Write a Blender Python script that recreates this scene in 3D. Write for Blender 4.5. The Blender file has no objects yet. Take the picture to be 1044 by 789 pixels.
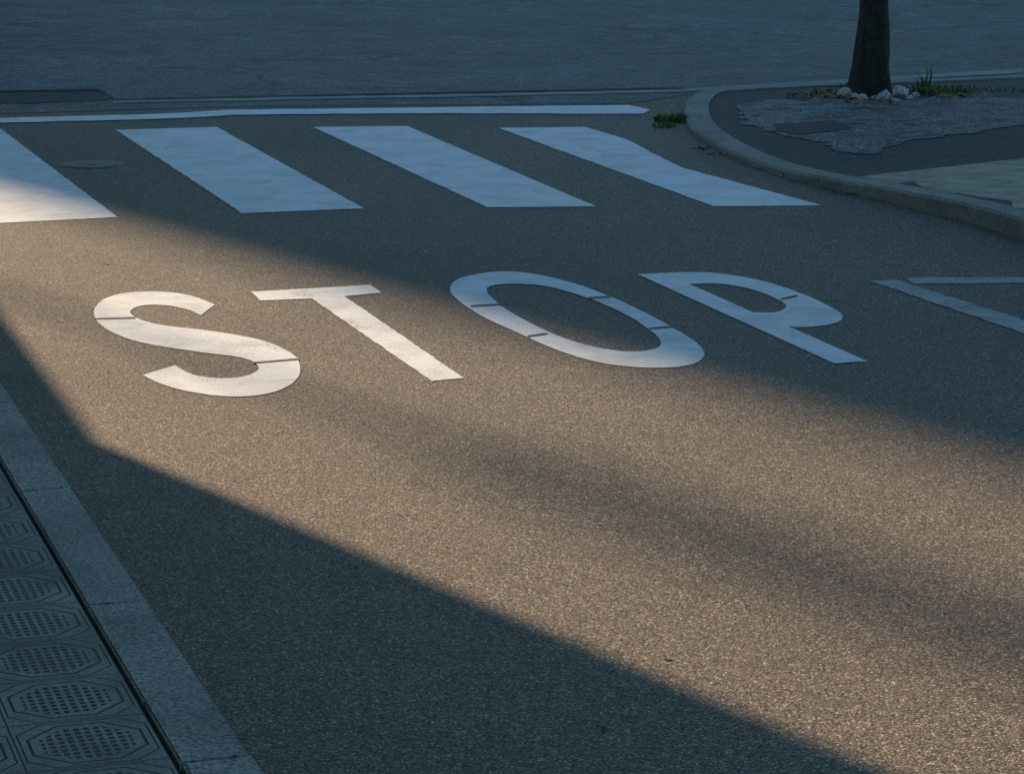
import bpy, bmesh, math, random
from mathutils import Vector, noise
from mathutils.bvhtree import BVHTree
random.seed(7)
F=2850.0; H=1.79; TH=math.atan(618.5/F)
def G(px,py,z=0.0):
    u=(px-522)/F; v=(394.5-py)/F
    dy=math.cos(TH)+v*math.sin(TH); dz=v*math.cos(TH)-math.sin(TH)
    t=(H-z)/(-dz)
    return (u*t, dy*t)
scene=bpy.context.scene
# ---------- materials
def new_mat(name):
    m=bpy.data.materials.new(name); m.use_nodes=True
    nt=m.node_tree; b=nt.nodes['Principled BSDF']
    return m,nt,b
def N(nt,t,**k):
    n=nt.nodes.new(t)
    for a,v in k.items(): setattr(n,a,v)
    return n
def ramp(nt,fac,stops):
    r=N(nt,'ShaderNodeValToRGB'); cr=r.color_ramp
    while len(cr.elements)<len(stops): cr.elements.new(0.5)
    for e,(p,c) in zip(cr.elements,stops):
        e.position=p; e.color=(c[0],c[1],c[2],1) if hasattr(c,'__len__') else (c,c,c,1)
    nt.links.new(fac,r.inputs[0]); return r.outputs[0]
def mixc(nt,f,a,b,bt='MIX'):
    m=N(nt,'ShaderNodeMix',data_type='RGBA',blend_type=bt)
    for s,v in ((m.inputs[0],f),(m.inputs[6],a),(m.inputs[7],b)):
        if isinstance(v,(int,float)): s.default_value=v if s==m.inputs[0] else (v,v,v,1)
        elif isinstance(v,tuple): s.default_value=(*v,1)
        else: nt.links.new(v,s)
    return m.outputs[2]
def M(nt,op,a,b=None,c=None):
    m=N(nt,'ShaderNodeMath',operation=op)
    for i,v in enumerate((a,b,c)):
        if v is None: continue
        if isinstance(v,(int,float)): m.inputs[i].default_value=v
        else: nt.links.new(v,m.inputs[i])
    return m.outputs[0]
def pos(nt): return N(nt,'ShaderNodeNewGeometry').outputs['Position']
def nz(nt,p,scale,detail=4,rough=0.6,dist=0):
    n=N(nt,'ShaderNodeTexNoise'); n.inputs['Scale'].default_value=scale; n.inputs['Detail'].default_value=detail
    n.inputs['Roughness'].default_value=rough; n.inputs['Distortion'].default_value=dist
    nt.links.new(p,n.inputs['Vector']); return n.outputs['Fac']
def vor(nt,p,scale,feature='F1'):
    n=N(nt,'ShaderNodeTexVoronoi',feature=feature); n.inputs['Scale'].default_value=scale
    nt.links.new(p,n.inputs['Vector']); return n
def bump(nt,h,strength,dist,b):
    n=N(nt,'ShaderNodeBump'); n.inputs['Strength'].default_value=strength; n.inputs['Distance'].default_value=dist
    nt.links.new(h,n.inputs['Height'])
    nt.links.new(n.outputs[0],b.inputs['Normal'])
def asphalt(name,dark,mid,light,grain=170,rough=.7,spec=.3,cracks=False,b_str=.6,bd=.003,patchy=None):
    m,nt,b=new_mat(name); p=pos(nt)
    v=vor(nt,p,grain); sep=N(nt,'ShaderNodeSeparateColor'); nt.links.new(v.outputs['Color'],sep.inputs[0])
    lo=tuple(x*.62 for x in mid); hi=tuple(x*1.25 for x in mid)
    c=ramp(nt,sep.outputs[0],[(0,dark),(.28,lo),(.5,mid),(.88,hi),(1,light)])
    c=mixc(nt,1,c,ramp(nt,v.outputs['Distance'],[(.3,1.15),(.75,.35)]),'MULTIPLY')
    fine=nz(nt,p,70,3,.7)
    c=mixc(nt,.7,c,ramp(nt,fine,[(.3,.55),(.7,1.45)]),'MULTIPLY')
    big=nz(nt,p,.55,4,.55,.4)
    c=mixc(nt,1,c,ramp(nt,big,[(.3,.84),(.7,1.16)]),'MULTIPLY')
    med=nz(nt,p,9,3,.65)
    c=mixc(nt,1,c,ramp(nt,med,[(.3,.87),(.7,1.13)]),'MULTIPLY')
    if cracks:
        q=N(nt,'ShaderNodeVectorMath',operation='ADD'); nn=N(nt,'ShaderNodeTexNoise'); nn.inputs['Scale'].default_value=1.6; nn.inputs['Detail'].default_value=4
        nt.links.new(p,nn.inputs['Vector']); nt.links.new(p,q.inputs[0]); nt.links.new(nn.outputs['Color'],q.inputs[1])
        e=vor(nt,q.outputs[0],.45,'DISTANCE_TO_EDGE')
        mask=M(nt,'MULTIPLY',M(nt,'LESS_THAN',e.outputs['Distance'],.010),M(nt,'GREATER_THAN',nz(nt,p,.4,2),.53))
        c=mixc(nt,M(nt,'MULTIPLY',mask,.45),c,(.015,.016,.017))
        st=nz(nt,p,2.2,5,.75,1.5)
        c=mixc(nt,1,c,ramp(nt,st,[(.35,.62),(.55,1.05),(.75,1.55)]),'MULTIPLY')
    if patchy:
        c=mixc(nt,ramp(nt,nz(nt,p,4.5,6,.75,.6),[(.40,1.0),(.52,0.0)]),c,patchy)
    nt.links.new(c,b.inputs['Base Color'])
    b.inputs['Roughness'].default_value=rough; b.inputs['Specular IOR Level'].default_value=spec
    h=M(nt,'ADD',M(nt,'MULTIPLY',v.outputs['Distance'],-1.0),M(nt,'MULTIPLY',sep.outputs[1],.5))
    bump(nt,h,b_str,bd,b)
    return m
m_road=asphalt('asphalt_road',(.02,.017,.014),(.225,.17,.118),(.66,.56,.44),grain=200,spec=.5)
m_cross=asphalt('asphalt_worn',(.11,.115,.11),(.19,.195,.19),(.35,.35,.33),grain=90,cracks=True,b_str=.3)
m_walk=asphalt('asphalt_walk',(.012,.012,.012),(.045,.045,.043),(.2,.2,.19),grain=110,cracks=True)
m_gravel=asphalt('worn_gravel',(.03,.035,.035),(.22,.225,.22),(.65,.65,.63),grain=80,b_str=.8,patchy=(.045,.045,.043))
m_ground=asphalt('ground_mat',(.05,.05,.045),(.09,.09,.08),(.16,.16,.14),grain=60)
def paint(name,col,wear,grainshow=.4):
    m,nt,b=new_mat(name); p=pos(nt)
    a=nz(nt,p,3.2,5,.7,.6); g=nz(nt,p,170,2,.7)
    w=M(nt,'ADD',M(nt,'MULTIPLY',a,.5),M(nt,'MULTIPLY',g,.5))
    mask=ramp(nt,w,[(wear-.06,1.0),(wear+.04,0.0)])
    stain=ramp(nt,nz(nt,p,5,5,.7,.8),[(.3,.74),(.56,1.0)])
    base=mixc(nt,1,col,stain,'MULTIPLY')
    base=mixc(nt,grainshow,base,ramp(nt,g,[(.32,.55),(.52,1.0)]),'MULTIPLY')
    c=mixc(nt,mask,base,(.14,.115,.09))
    nt.links.new(c,b.inputs['Base Color']); b.inputs['Roughness'].default_value=.6
    bump(nt,g,.4,.004,b)
    return m
m_paint=paint('road_paint',(.95,.96,.97),.385)
m_paint_old=paint('road_paint_faded',(.45,.46,.46),.46,.8)
def stone(name,c1,c2,scale=60,rough=.8,bs=.5):
    m,nt,b=new_mat(name); p=pos(nt)
    a=nz(nt,p,scale,4,.75); d=nz(nt,p,3,4,.6,.5)
    c=mixc(nt,1,ramp(nt,a,[(.35,c1),(.65,c2)]),ramp(nt,d,[(.3,.62),(.7,1.18)]),'MULTIPLY')
    nt.links.new(c,b.inputs['Base Color']); b.inputs['Roughness'].default_value=rough
    bump(nt,a,bs,.004,b); return m
m_kerb=stone('granite_kerb',(.12,.12,.105),(.66,.62,.54),110,.8,.8)
m_kerb2=stone('concrete_kerb',(.17,.165,.15),(.44,.42,.37),80)
m_gutter=stone('gutter_concrete',(.26,.26,.25),(.42,.42,.4),60)
m_plaster=stone('plaster',(.42,.38,.3),(.52,.47,.38),20,.9,.2)
m_plaster2=stone('plaster_grey',(.36,.34,.31),(.44,.42,.38),20,.9,.2)
m_joint=stone('dark_joint',(.02,.02,.018),(.05,.048,.04),50)
m_iron=stone('cast_iron',(.02,.02,.018),(.06,.055,.05),90,.5)
m_lid=stone('worn_iron_lid',(.10,.10,.09),(.22,.21,.19),120,.6)
m_metal=stone('painted_metal',(.12,.14,.13),(.16,.18,.17),20,.5,.1)
m_roof=stone('roof_tiles',(.2,.09,.05),(.34,.16,.1),12,.85,.6)
m_bark=stone('bark',(.012,.010,.008),(.06,.05,.04),35,.9,1.0)
m_rock=stone('pale_stone',(.3,.3,.29),(.8,.8,.78),30,.8,.6)
m_wood=stone('shutter_wood',(.03,.07,.045),(.05,.1,.06),30,.6,.2)
def plain(name,c,r=.6):
    m,nt,b=new_mat(name); a=nz(nt,pos(nt),14,3,.6)
    c2=tuple(x*.6 for x in c)
    nt.links.new(ramp(nt,a,[(.3,c2),(.7,c)]),b.inputs['Base Color']); b.inputs['Roughness'].default_value=r; return m
m_leaf=plain('leaf_green',(.06,.12,.025)); m_grass=plain('grass_blade',(.10,.19,.03))
m_dead=plain('dead_leaf',(.5,.2,.04)); m_litter=plain('pale_litter',(.6,.6,.58)); m_glass=plain('window_glass',(.03,.04,.05),.1)
# ---------- helpers
def link(ob,parent=None):
    scene.collection.objects.link(ob)
    if parent: ob.parent=parent
    return ob
def empty(name):
    e=bpy.data.objects.new(name,None); return link(e)
def mesh(name,verts,faces,mat,parent=None):
    me=bpy.data.meshes.new(name); me.from_pydata(verts,[],faces); me.update()
    if mat: me.materials.append(mat)
    return link(bpy.data.objects.new(name,me),parent)
def rough_outline(pts,step=.05,jit=.003):
    out=[]
    n=len(pts)
    for i in range(n):
        a=Vector(pts[i]); b=Vector(pts[(i+1)%n]); L=(b-a).length; k=max(1,int(L/step))
        for j in range(k):
            q=a.lerp(b,j/k)
            out.append((q.x+random.uniform(-jit,jit),q.y+random.uniform(-jit,jit)))
    return out
def smooth(pts,corners=(),sub=6):
    n=len(pts); out=[]
    P=[Vector(p) for p in pts]
    for i in range(n):
        p1=P[i]; p2=P[(i+1)%n]
        p0=P[i-1] if i not in corners else p1*2-p2
        p3=P[(i+2)%n] if (i+1)%n not in corners else p2*2-p1
        for j in range(sub):
            t=j/sub
            out.append(tuple(.5*((2*p1)+(p2-p0)*t+(2*p0-5*p1+4*p2-p3)*t*t+(3*p1-p0-3*p2+p3)*t**3)))
    return out
def flat(name,loops,z,mat,parent=None):
    cu=bpy.data.curves.new(name+'_c','CURVE'); cu.dimensions='2D'; cu.fill_mode='BOTH'
    for lp in loops:
        s=cu.splines.new('POLY'); s.points.add(len(lp)-1)
        for q,p in zip(s.points,lp): q.co=(p[0],p[1],0,1)
        s.use_cyclic_u=True
    o=bpy.data.objects.new('tmp',cu); scene.collection.objects.link(o)
    bpy.context.view_layer.update()
    me=bpy.data.meshes.new_from_object(o); bpy.data.objects.remove(o)
    for v in me.vertices: v.co.z+=z
    me.name=name; me.materials.clear(); me.materials.append(mat)
    return link(bpy.data.objects.new(name,me),parent)
def box(name,c0,ax,ay,sx,sy,z0,z1,mat,parent=None,bev=0):
    v=[]
    for z in (z0,z1):
        for (i,j) in ((0,0),(1,0),(1,1),(0,1)):
            p=Vector(c0)+Vector(ax)*sx*i+Vector(ay)*sy*j; v.append((p.x,p.y,z))
    f=[(0,1,2,3),(7,6,5,4),(0,4,5,1),(1,5,6,2),(2,6,7,3),(3,7,4,0)]
    o=mesh(name,v,f,mat,parent)
    bm=bmesh.new(); bm.from_mesh(o.data); bmesh.ops.recalc_face_normals(bm,faces=bm.faces)
    if bev: bmesh.ops.bevel(bm,geom=bm.edges[:],offset=bev,segments=2,affect='EDGES')
    bm.to_mesh(o.data); bm.free(); return o
def P(l,z=0): return [G(a,b,z) for a,b in l]
# ---------- ground and roads
mesh('ground',[(-300,-300,-.02),(300,-300,-.02),(300,300,-.02),(-300,300,-.02)],[(0,1,2,3)],m_ground)
mesh('road',[(-14,-30,0),(30,-30,0),(30,18,0),(-14,18,0)],[(0,1,2,3)],m_road)
edge=P([(-700,131),(-300,124),(10,116),(230,109),(640,106),(700,97),(1044,78),(1500,55)])
edge=rough_outline(edge+[(40,34),(-40,34)],.4,.012)
flat('cross_road',[edge],.002,m_cross)
gl=P([(118,103),(400,98),(690,92),(760,88),(1044,71)]); gl2=P([(118,106),(400,101),(690,95),(760,91),(1044,75)])
flat('gutter',[rough_outline(gl+gl2[::-1],.12,.015)],.005,m_gutter)
flat('asphalt_seam',[rough_outline(P([(-60,94),(10,93),(100,92),(118,102),(700,90),(700,91),(118,103.5),(98,93.5),(10,94.5),(-60,95.5)]),.1,.012)],.0075,m_joint)
flat('asphalt_patch',[rough_outline(P([(-80,96),(10,95),(98,94),(112,103),(40,106),(-80,107)]),.1,.02)],.0045,m_walk)
# ---------- markings
ZP=.0022
cw=empty('crosswalk')
stripes=[[(-100,135),(1,132),(120,222),(-20,229)],[(118,133),(221,130),(371,213),(247,218)],
 [(319,130),(415,129),(608,211),(497,212)],[(508,131),(597,130),(640,143),(664,156),(694,171),(838,210),(728,211)]]
for i,s in enumerate(stripes): flat('stripe_%d'%(i+1),[rough_outline(P(s),.03,.003)],ZP,m_paint,cw)
flat('white_line',[rough_outline(P([(-60,123),(10,121),(170,117),(230,113),(400,111),(640,108),(662,113),(655,117),(400,116.5),(240,118),(170,122),(10,126),(-60,128)]),.1,.01)],.0045,m_paint)
st=empty('stop_marking')
S=smooth(P([(219,311),(195,302),(165,298),(130,299),(105,306),(96,318),(101,330),(118,341),(150,351),(200,359),(245,365),(262,372),(262,379),(245,385),(220,386),(195,382),(178,373),(145,383),(170,394),(205,402),(245,405),(280,400),(302,388),(306,372),(296,360),(265,347),(215,338),(165,332),(140,325),(133,318),(145,312),(170,312),(190,316),(205,322)]),(0,16,17,33),4)
rj=lambda L,j=.0015:[(x+random.uniform(-j,j),y+random.uniform(-j,j)) for x,y in L]
flat('letter_s',[rj(S)],ZP,m_paint,st)
T=rough_outline(P([(256,298),(378,291),(389,299),(351,302.5),(473,386),(440,389),(318,305),(266,307)]),.03,.002)
flat('letter_t',[T],ZP,m_paint,st)
Oo=smooth(P([(459,293),(470,284),(500,278),(530,278),(565,284),(605,296),(645,313),(685,334),(710,350),(718,362),(708,371),(685,375),(650,375),(610,370),(570,358),(530,341),(490,322),(465,305)]),(),4)
Oi=smooth(P([(496,297),(505,291),(530,290),(560,293),(595,303),(630,317),(660,335),(673,348),(668,356),(645,359),(615,356),(580,347),(545,332),(512,313)]),(),4)
flat('letter_o',[rj(Oo),rj(Oi)],ZP,m_paint,st)
Po=smooth(P([(650,280),(700,278),(740,280),(785,289),(825,303),(853,317),(859,325),(848,331),(820,334),(803,333),(885,369),(850,371)]),(0,9,10,11),4)
Pi=smooth(P([(702,290),(735,290),(768,296),(795,307),(801,314),(790,319),(768,319)]),(0,6),4)
flat('letter_p',[rj(Po),rj(Pi)],ZP,m_paint,st)
def gap(n,a,b,w=.8):
    flat(n,[P([(a[0],a[1]-w),(b[0],b[1]-w),(b[0],b[1]+w),(a[0],a[1]+w)])],ZP+.002,m_road,st)
gap('gap_1',(97,326),(138,325),.6); gap('gap_2',(257,371),(305,367),.7)
gap('gap_3',(480,313),(514,311)); gap('gap_4',(538,344),(558,341)); gap('gap_5',(600,305),(622,303.5)); gap('gap_6',(662,336),(688,334)); gap('gap_7',(796,306),(813,302.5))
pb=empty('parking_bay_line')
flat('bay_side',[rough_outline(P([(888,287),(914,286),(1080,338),(1400,437),(1400,462),(1080,353)]),.05,.006)],ZP,m_paint_old,pb)
flat('bay_end',[rough_outline(P([(922,284),(1060,283),(1400,281),(1400,287),(1060,289),(930,290)]),.05,.006)],ZP,m_paint_old,pb)
# ---------- left kerb & pavement
k0=Vector(G(263,779,.12)); k1=Vector(G(10,402,.12)); rd=(k1-k0).normalized(); lt=Vector((-rd.y,rd.x))
kerb=empty('kerb'); KW=.125
jo=G(128,613,.12); aj=(Vector(jo)-k0).dot(rd)
a=aj-8
while a<9.0:
    box('kerb_stone',k0+rd*(a+.003)+lt*random.uniform(-.002,.002),rd,lt,.994,KW,-.05,.12+random.uniform(-.0015,.0015),m_kerb,kerb,.005); a+=1
box('kerb_bed',k0+rd*(aj-8)+lt*.01,rd,lt,17,KW+.02,-.04,.10,m_joint,kerb)
m_tile,nt,b=new_mat('patterned_tiles'); p=pos(nt)
org=k0+lt*(KW+.012)
org=org+rd*((Vector(G(85,755,.12))-org).dot(rd))-rd*.125
def dotv(vx):
    s=N(nt,'ShaderNodeVectorMath',operation='SUBTRACT'); s.inputs[1].default_value=(org.x,org.y,0); nt.links.new(p,s.inputs[0])
    d=N(nt,'ShaderNodeVectorMath',operation='DOT_PRODUCT'); d.inputs[1].default_value=(vx.x,vx.y,0); nt.links.new(s.outputs[0],d.inputs[0]); return d.outputs['Value']
def cell(v,per):
    q=M(nt,'DIVIDE',v,per); fr=M(nt,'FRACT',M(nt,'ADD',q,1000.0)); return M(nt,'MULTIPLY',M(nt,'SUBTRACT',fr,.5),per)
T_=.25
ca=M(nt,'ABSOLUTE',cell(dotv(rd),T_)); cl=M(nt,'ABSOLUTE',cell(dotv(lt),T_))
mx=M(nt,'MAXIMUM',ca,cl); dg=M(nt,'MULTIPLY',M(nt,'ADD',ca,cl),.7071)
oc=M(nt,'MAXIMUM',mx,dg)
def band(v,c,w): return M(nt,'LESS_THAN',M(nt,'ABSOLUTE',M(nt,'SUBTRACT',v,c)),w)
g1=band(oc,.101,.0028); g2=band(M(nt,'MAXIMUM',mx,M(nt,'MULTIPLY',M(nt,'ADD',ca,cl),.62)),.116,.0018); seam=M(nt,'GREATER_THAN',mx,.1232)
dots_a=M(nt,'ABSOLUTE',cell(dotv(rd),T_/12)); dots_l=M(nt,'ABSOLUTE',cell(dotv(lt),T_/14))
dd=M(nt,'MULTIPLY',M(nt,'MULTIPLY',M(nt,'LESS_THAN',dots_a,.0068),M(nt,'LESS_THAN',dots_l,.0052)),M(nt,'MULTIPLY',M(nt,'LESS_THAN',mx,.0805),M(nt,'LESS_THAN',dg,.083)))
gr=M(nt,'MINIMUM',M(nt,'ADD',M(nt,'ADD',g1,g2),M(nt,'ADD',seam,dd)),1.0)
fn=nz(nt,p,160,3,.7); dirt=nz(nt,p,4,4,.6,.6)
bc=mixc(nt,1,ramp(nt,fn,[(.35,(.22,.215,.175)),(.65,(.46,.44,.36))]),ramp(nt,dirt,[(.3,.55),(.7,1.15)]),'MULTIPLY')
bc=mixc(nt,M(nt,'MINIMUM',M(nt,'MULTIPLY',gr,M(nt,'ADD',M(nt,'MULTIPLY',dirt,.9),.42)),1.0),bc,(.02,.02,.018))
nt.links.new(bc,b.inputs['Base Color']); b.inputs['Roughness'].default_value=.75
h=M(nt,'SUBTRACT',M(nt,'MULTIPLY',fn,.25),gr); bump(nt,h,.9,.006,b)
pv=[k0+rd*(-7)+lt*(KW+.012),k0+rd*9.0+lt*(KW+.012),k0+rd*9.0+lt*2.4,k0+rd*(-7)+lt*2.4]
mesh('pavement',[(v.x,v.y,.117) for v in pv],[(0,1,2,3)],m_tile)
# ---------- right pavement (corner)
out=[(1500,430),(1250,328),(1120,275),(1044,246),(1000,231),(960,220),(900,205),(850,194),(800,181),(760,167),(725,150),(705,135),(698,119),(702,106),(716,98),(745,95),(830,91),(1044,82),(1500,62)]
O=smooth(P(out),(0,18),4)[:18*4+1]
hh=lambda x,y: .035+.075*max(0,min(1,(x-1.2)/1.2)) if y<14.5 else .035
n=len(O)
inn=[]
for i in range(n):
    a=Vector(O[max(0,i-1)]); c=Vector(O[min(n-1,i+1)]); t=(c-a).normalized(); nr=Vector((t.y,-t.x)); inn.append(Vector(O[i])+nr*.13)
V=[];Fc=[]
for i in range(n):
    hgt=hh(*O[i]); o=Vector(O[i]); q=inn[i]; e=(q-o)*.1
    V+=[(o.x,o.y,-.01),(o.x,o.y,hgt-.012),(o.x+e.x,o.y+e.y,hgt),(q.x,q.y,hgt),(q.x,q.y,hgt-.04)]
for i in range(n-1):
    for k in range(4): Fc.append((i*5+k,i*5+k+1,i*5+k+6,i*5+k+5))
mesh('kerb.001',V,Fc,m_kerb2)
cx=Vector((6.5,14.0))
V=[(cx.x,cx.y,.06)]+[(q.x,q.y,hh(*O[i])-.008) for i,q in enumerate(inn)]
FF=[(0,i+1,i+2) for i in range(n-1)]+[(0,n,1)]
mesh('pavement.001',V,FF,m_walk)
bv=BVHTree.FromPolygons([Vector(v) for v in V],FF)
def zat(x,y):
    r=bv.ray_cast(Vector((x,y,2)),Vector((0,0,-1))); return r[0].z if r[0] else 0
def drape(name,pts,mat,off,parent=None):
    bm=bmesh.new(); vs=[bm.verts.new((x,y,0)) for x,y in pts]; f=bm.faces.new(vs)
    bmesh.ops.triangulate(bm,faces=[f])
    for _ in range(3): bmesh.ops.subdivide_edges(bm,edges=bm.edges[:],cuts=1,use_grid_fill=True)
    for v in bm.verts: v.co.z=zat(v.co.x,v.co.y)+off
    me=bpy.data.meshes.new(name); bm.to_mesh(me); bm.free(); me.materials.append(mat)
    return link(bpy.data.objects.new(name,me),parent)
drape('worn_gravel_patch',rough_outline(P([(748,104),(790,98),(870,99),(960,97),(1060,98),(1060,122),(1000,133),(930,140),(890,153),(852,151),(835,140),(800,135),(760,124)],.05),.05,.04),m_gravel,.003)
drape('tar_patch',rough_outline(P([(788,124),(850,120),(868,127),(862,129),(815,134),(795,131)],.05),.08,.012),m_joint,.0055)
m_pav,nt,b=new_mat('beige_pavers'); p=pos(nt)
rot=N(nt,'ShaderNodeMapping'); rot.inputs['Rotation'].default_value=(0,0,math.radians(38)); nt.links.new(p,rot.inputs[0])
br=N(nt,'ShaderNodeTexBrick'); br.inputs['Scale'].default_value=1; br.inputs['Brick Width'].default_value=.4; br.inputs['Row Height'].default_value=.2; br.inputs['Mortar Size'].default_value=.005
br.inputs['Color1'].default_value=(.5,.43,.31,1); br.inputs['Color2'].default_value=(.4,.35,.26,1); br.inputs['Mortar'].default_value=(.1,.09,.07,1)
nt.links.new(rot.outputs[0],br.inputs['Vector'])
c=mixc(nt,1,br.outputs['Color'],ramp(nt,nz(nt,p,6,5,.7),[(.3,.6),(.7,1.2)]),'MULTIPLY')
nt.links.new(c,b.inputs['Base Color']); b.inputs['Roughness'].default_value=.8
drape('paver_patch',P([(852,176),(900,169),(1034,154),(1200,136),(1300,300),(1120,238),(1044,212),(1000,205),(930,192)],.08),m_pav,.004)
# ---------- manhole cover
def disc(name,c,r,z,mat,parent=None,seg=48):
    return flat(name,[[(c[0]+r*math.cos(i*2*math.pi/seg),c[1]+r*math.sin(i*2*math.pi/seg)) for i in range(seg)]],z,mat,parent)
mh=empty('manhole_cover'); c=G(93,168)
disc('rim',c,.15,.0015,m_iron,mh); disc('lid',c,.128,.0035,m_lid,mh); disc('lifting_eye',c,.03,.0055,m_iron,mh,16)
# ---------- tree
tr=empty('tree'); tc=Vector(G(888,93,.04))
chain=[(0,0,.02,.15),(.0,0,.08,.125),(0,0,.18,.10),(.01,0,.5,.082),(.015,0,1.1,.075),(.03,.01,1.8,.07),(.02,.02,2.4,.065),(.0,0,3.2,.055),(.05,0,4.2,.03),(.0,.05,5.2,.012)]
def tube(name,ch,base,mat,parent,seg=16,lump=.14):
    V=[];Fc=[]
    fine=[]
    for i in range(len(ch)-1):
        for j in range(4):
            t=j/4; fine.append(tuple(ch[i][k]*(1-t)+ch[i+1][k]*t for k in range(4)))
    fine.append(ch[-1])
    for (x,y,z,r) in fine:
        for s in range(seg):
            a=s*2*math.pi/seg; rr=r*(1+lump*noise.noise(Vector((math.cos(a)*1.8,math.sin(a)*1.8,z*2.0)))*2)
            V.append((base.x+x+rr*math.cos(a),base.y+y+rr*math.sin(a),z))
    for i in range(len(fine)-1):
        for s in range(seg): Fc.append((i*seg+s,i*seg+(s+1)%seg,(i+1)*seg+(s+1)%seg,(i+1)*seg+s))
    o=mesh(name,V,Fc,mat,parent)
    for f in o.data.polygons: f.use_smooth=True
    return o
tube('trunk',chain,tc,m_bark,tr,20,.2)
tips=[]
for i in range(9):
    a=i*2.4; z0=2.3+.28*i; L=1.5-.09*i
    ch=[(0,0,z0,.035)]
    for j in range(1,5):
        t=j/4; ch.append((math.cos(a)*L*t,math.sin(a)*L*t,z0+L*.7*t+.1*math.sin(3*t),.035*(1-t)+.006)); tips.append(Vector((tc.x+ch[-1][0],tc.y+ch[-1][1],ch[-1][2])))
    tube('limb_%d'%i,ch,tc,m_bark,tr,8)
def leaves(name,centres,n,spread,size,mat,parent=None,flatz=False):
    V=[];Fc=[]
    for _ in range(n):
        c=random.choice(centres); q=c+Vector((random.gauss(0,spread),random.gauss(0,spread),random.gauss(0,spread*.8) if not flatz else 0))
        s=size*random.uniform(.6,1.3)
        if flatz: u=Vector((random.gauss(0,1),random.gauss(0,1),random.gauss(0,.25))).normalized()
        else: u=Vector((random.gauss(0,1),random.gauss(0,1),random.gauss(0,1))).normalized()
        w=u.cross(Vector((random.gauss(0,.4),random.gauss(0,.4),1))).normalized()
        if flatz: q.z+=abs(u.z)*s+.004
        k=len(V); V+=[tuple(q-u*s),tuple(q+w*s*.5),tuple(q+u*s),tuple(q-w*s*.5)]; Fc.append((k,k+1,k+2,k+3))
    return mesh(name,V,Fc,mat,parent)
leaves('crown',tips,2600,.3,.06,m_leaf,tr)
def rocks(name,spots,mat):
    bm=bmesh.new()
    for (px,py,s) in spots:
        x,y=G(px,py,.05); z=zat(x,y)
        r=bmesh.ops.create_icosphere(bm,subdivisions=2,radius=s)
        sd=random.random()*50; sx=random.uniform(.8,1.3)
        for v in r['verts']:
            v.co*=1+.6*noise.noise(v.co/s*.9+Vector((sd,0,0)))
            v.co.z*=.75; v.co.x*=sx; v.co+=Vector((x,y,z+s*.4))
    me=bpy.data.meshes.new(name); bm.to_mesh(me); bm.free(); me.materials.append(mat); return link(bpy.data.objects.new(name,me))
rocks('rocks',[(861,94,.042),(871,97,.024),(879,99,.030),(892,99,.02),(903,97,.042),(917,96,.052),(928,99,.022),(934,95,.018),(912,101,.02)],m_rock)
def grass(name,spots,mat):
    V=[];Fc=[]
    for (px,py,rad,hgt,cnt) in spots:
        x,y=G(px,py,.03); z=zat(x,y)
        for _ in range(cnt):
            a=random.random()*6.28; r=rad*math.sqrt(random.random()); bx=x+r*math.cos(a); by=y+r*math.sin(a)
            a2=random.random()*6.28; L=hgt*random.uniform(.4,1); ln=random.uniform(.3,1.2)
            w=Vector((-math.sin(a2),math.cos(a2),0))*.005
            p0=Vector((bx,by,z)); p1=p0+Vector((math.cos(a2)*L*ln*.4,math.sin(a2)*L*ln*.4,L*.6)); p2=p0+Vector((math.cos(a2)*L*ln,math.sin(a2)*L*ln,L))
            k=len(V); V+=[tuple(p0-w),tuple(p0+w),tuple(p1+w),tuple(p1-w),tuple(p2)]; Fc+=[(k,k+1,k+2,k+3),(k+3,k+2,k+4)]
    return mesh(name,V,Fc,mat)
grass('grass',[(686,118,.10,.05,120),(677,124,.07,.025,50),(940,95,.14,.05,120),(968,94,.14,.035,80),(942,93,.04,.16,16),(990,92,.2,.02,60),(845,95,.1,.03,40),(1020,93,.15,.02,40),(715,146,.05,.02,15),(870,90,.08,.05,30)],m_grass)
dl=[Vector((*G(a,b_,.05),zat(*G(a,b_,.05)))) for a,b_ in [(825,94),(835,95),(848,96),(856,98),(866,99),(885,102),(925,98),(900,101),(815,95),(950,98),(985,96)]]
leaves('fallen_leaves',dl,110,.10,.024,m_dead,None,True)
dl2=[]
for _ in range(45):
    u=random.random(); pxx=703+u*200+random.uniform(-6,4); pyy=137+u*66+random.uniform(0,8) if u>.1 else 120+random.uniform(0,25)
    dl2.append(Vector((*G(pxx-6,pyy+3),0)))
leaves('gutter_debris',dl2,110,.04,.012,m_joint,None,True)
sp=[(680,672,.010,m_dead),(365,578,.008,m_dead),(108,270,.010,m_joint),(300,543,.008,m_dead),(612,743,.010,m_joint),(435,258,.010,m_litter),(420,641,.006,m_litter),(131,563,.006,m_litter),(62,328,.013,m_litter),(110,380,.007,m_litter),(148,722,.010,m_joint)]
lt_e=empty('litter')
for i,(a,b_,s,mt) in enumerate(sp):
    z=.0 if not (a==148) else .117
    c=Vector((*G(a,b_,z),z)); leaves('bit_%d'%i,[c],3,s*.4,s,mt,lt_e,True)
# ---------- sun direction
B0=Vector(G(110,455)); B1=Vector(G(890,779)); d=(B1-B0).normalized(); s=-d
U0=Vector(G(120,225)); U1=Vector(G(1034,460))
EL=math.radians(34); TE=math.tan(EL); az=math.atan2(s.x,s.y); nrm=Vector((-d.y,d.x))
if nrm.dot(U0-B0)<0: nrm=-nrm
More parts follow.
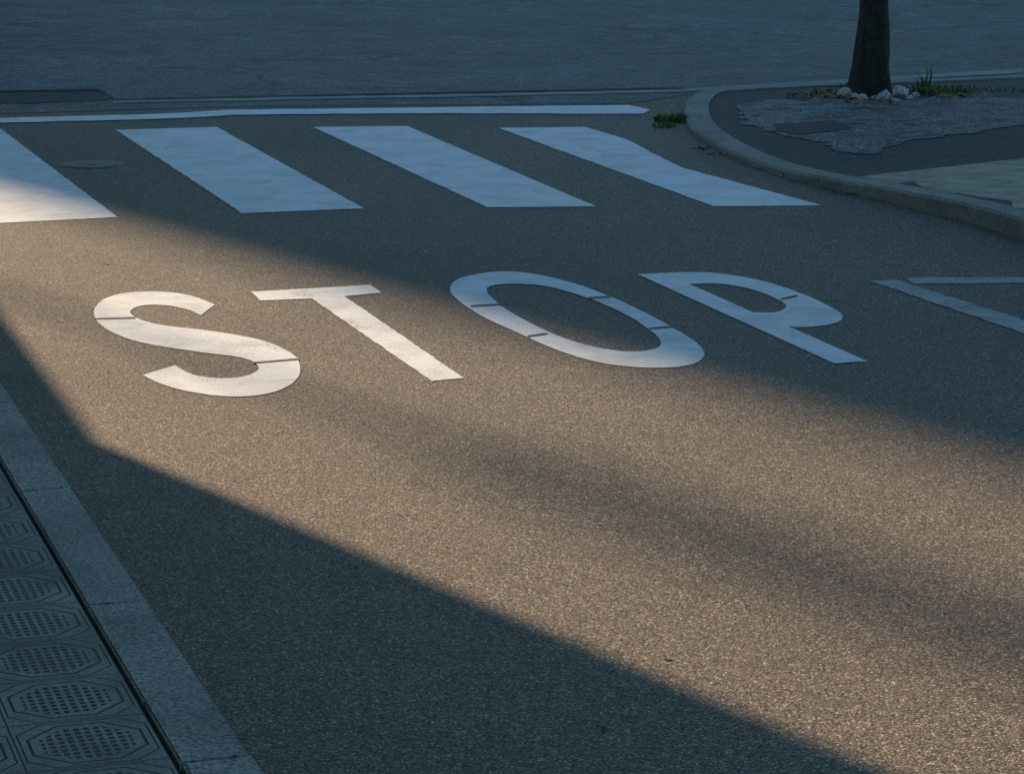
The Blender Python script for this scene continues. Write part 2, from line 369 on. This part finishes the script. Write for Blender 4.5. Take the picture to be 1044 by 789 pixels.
# ---------- unseen building + wall on the left, added to cast the near shadow edges
WL=1.85
def inter(p0,dv,q0,dv2):
    det=dv.x*(-dv2.y)+dv2.x*dv.y; r=q0-p0; t=(r.x*(-dv2.y)+dv2.x*r.y)/det; return p0+dv*t
hc=inter(B0,s,k0+lt*WL,rd)
ho=empty('added_shadow_house')
box('walls',hc-rd*14,rd,lt,14,8,-.02,8.6,m_plaster,ho)
box('plinth',hc-rd*14-lt*.03,rd,lt,13.99,.03,0,.6,m_kerb,ho)
e0=hc-rd*14.4-lt*.3
rv=[e0,e0+rd*14.4,e0+rd*14.4+lt*8.6,e0+lt*8.6]; m1=e0+lt*4.3+rd*1; m2=e0+lt*4.3+rd*13.7
mesh('roof',[(v.x,v.y,8.61) for v in rv]+[(m1.x,m1.y,10.6),(m2.x,m2.y,10.6)],[(0,1,5,4),(1,2,5),(2,3,4,5),(3,0,4),(0,3,2,1)],m_roof,ho)
for fl in (1.0,4.2,6.6):
    for i in range(4):
        w0=hc-rd*(2.6+i*3.4)
        if fl==1.0 and i==2:
            box('door',w0-lt*.04,rd,lt,1.1,.037,.12,2.3,m_wood,ho); continue
        box('window',w0-lt*.03,rd,lt,1.0,.028,fl,fl+1.4,m_glass,ho)
        box('sill',w0-rd*.1-lt*.1,rd,lt,1.2,.098,fl-.08,fl-.003,m_kerb2,ho)
        for sgn in (-.52,1.02): box('shutter',w0+rd*sgn-lt*.05,rd,lt,.5,.047,fl,fl+1.4,m_wood,ho)
A0=Vector(G(10,330)); wt=inter(A0,s,k0+lt*WL,rd); wh=(wt-A0).length*TE
gw=empty('added_shadow_wall')  # invented wall out of view, height set to cast the kerbside shadow line
box('wall',hc+rd*.01+lt*.02,rd,lt,3.4,.2,-.02,wh-.06,m_plaster2,gw); box('coping',hc+rd*.01+lt*.0,rd,lt,3.44,.26,wh-.058,wh,m_kerb2,gw,.004)
# ---------- unseen tower across the junction, invented to cast the soft far shadow edge
D=56; ac=U0+s*D
ac=ac+nrm*((nrm.dot((U0+U1)/2)-.12)-nrm.dot(ac))
ab=empty('added_shadow_tower'); AH=48
box('walls',ac,nrm,s,26,12,-.02,AH,m_plaster,ab); box('cornice',ac-s*.3,nrm,s,26,.297,AH-.5,AH-.1,m_kerb2,ab)
for f in range(14):
    for i in range(8):
        w0=ac+nrm*(1.2+i*3.1)
        box('window',w0-s*.05,nrm,s,1.3,.045,1+f*3.2,2.6+f*3.2,m_glass,ab)
        box('sill',w0-nrm*.1-s*.15,nrm,s,1.5,.147,.9+f*3.2,.98+f*3.2,m_kerb2,ab)
# ---------- slim unseen mast added far off: long panels shaped to cast the dim streak
off=nrm.dot(Vector(G(1034,650))); sb=s.dot(B0)+38
lp=nrm*off+s*sb
la=empty('added_streak_mast')
s_far=s.dot(Vector(G(270,415))); s_near=s.dot(Vector(G(1044,720)))-1.0
hb=(sb-s_far)*TE; ht=(sb-s_near)*TE
tube('pole',[(0,0,0,.06),(0,0,2,.055),(0,0,15,.045),(0,0,ht+.4,.035)],lp,m_metal,la,12,0)
for k in (-.16,.0,.16):
    box('streak_panel',lp+nrm*(k-.045)-s*.2,nrm,s,.09,.08,hb+abs(k)*3,ht-abs(k)*2,m_metal,la,.01)
    box('bracket',lp+nrm*(k-.01)-s*.12,nrm,s,.02,.12,hb+1,hb+1.06,m_metal,la)
# ---------- light
w=bpy.data.worlds.new("World"); scene.world=w; w.use_nodes=True; nt=w.node_tree
sky=nt.nodes.new('ShaderNodeTexSky'); sky.sky_type='NISHITA'; sky.sun_disc=False; sky.sun_elevation=EL; sky.sun_rotation=az
sky.air_density=1.0; sky.dust_density=.2; sky.ozone_density=1.2
tn=mixc(nt,1,sky.outputs[0],(.72,1.02,1.06),'MULTIPLY')
nt.links.new(tn,nt.nodes['Background'].inputs[0]); nt.nodes['Background'].inputs[1].default_value=.105
sl=bpy.data.lights.new('sun','SUN'); sl.energy=5; sl.angle=math.radians(.5); sl.color=(1,.75,.49)
so=link(bpy.data.objects.new('sun',sl)); sv=Vector((s.x*math.cos(EL),s.y*math.cos(EL),math.sin(EL))); so.rotation_euler=sv.to_track_quat('Z','Y').to_euler()
cam=bpy.data.cameras.new('camera'); co=link(bpy.data.objects.new('camera',cam)); co.location=(0,0,H); co.rotation_euler=(math.pi/2-TH,0,0)
cam.sensor_width=36; cam.lens=F/1044*36; cam.clip_end=1000; scene.camera=co
scene.view_settings.view_transform='Standard'; scene.view_settings.look='None'; scene.view_settings.exposure=0
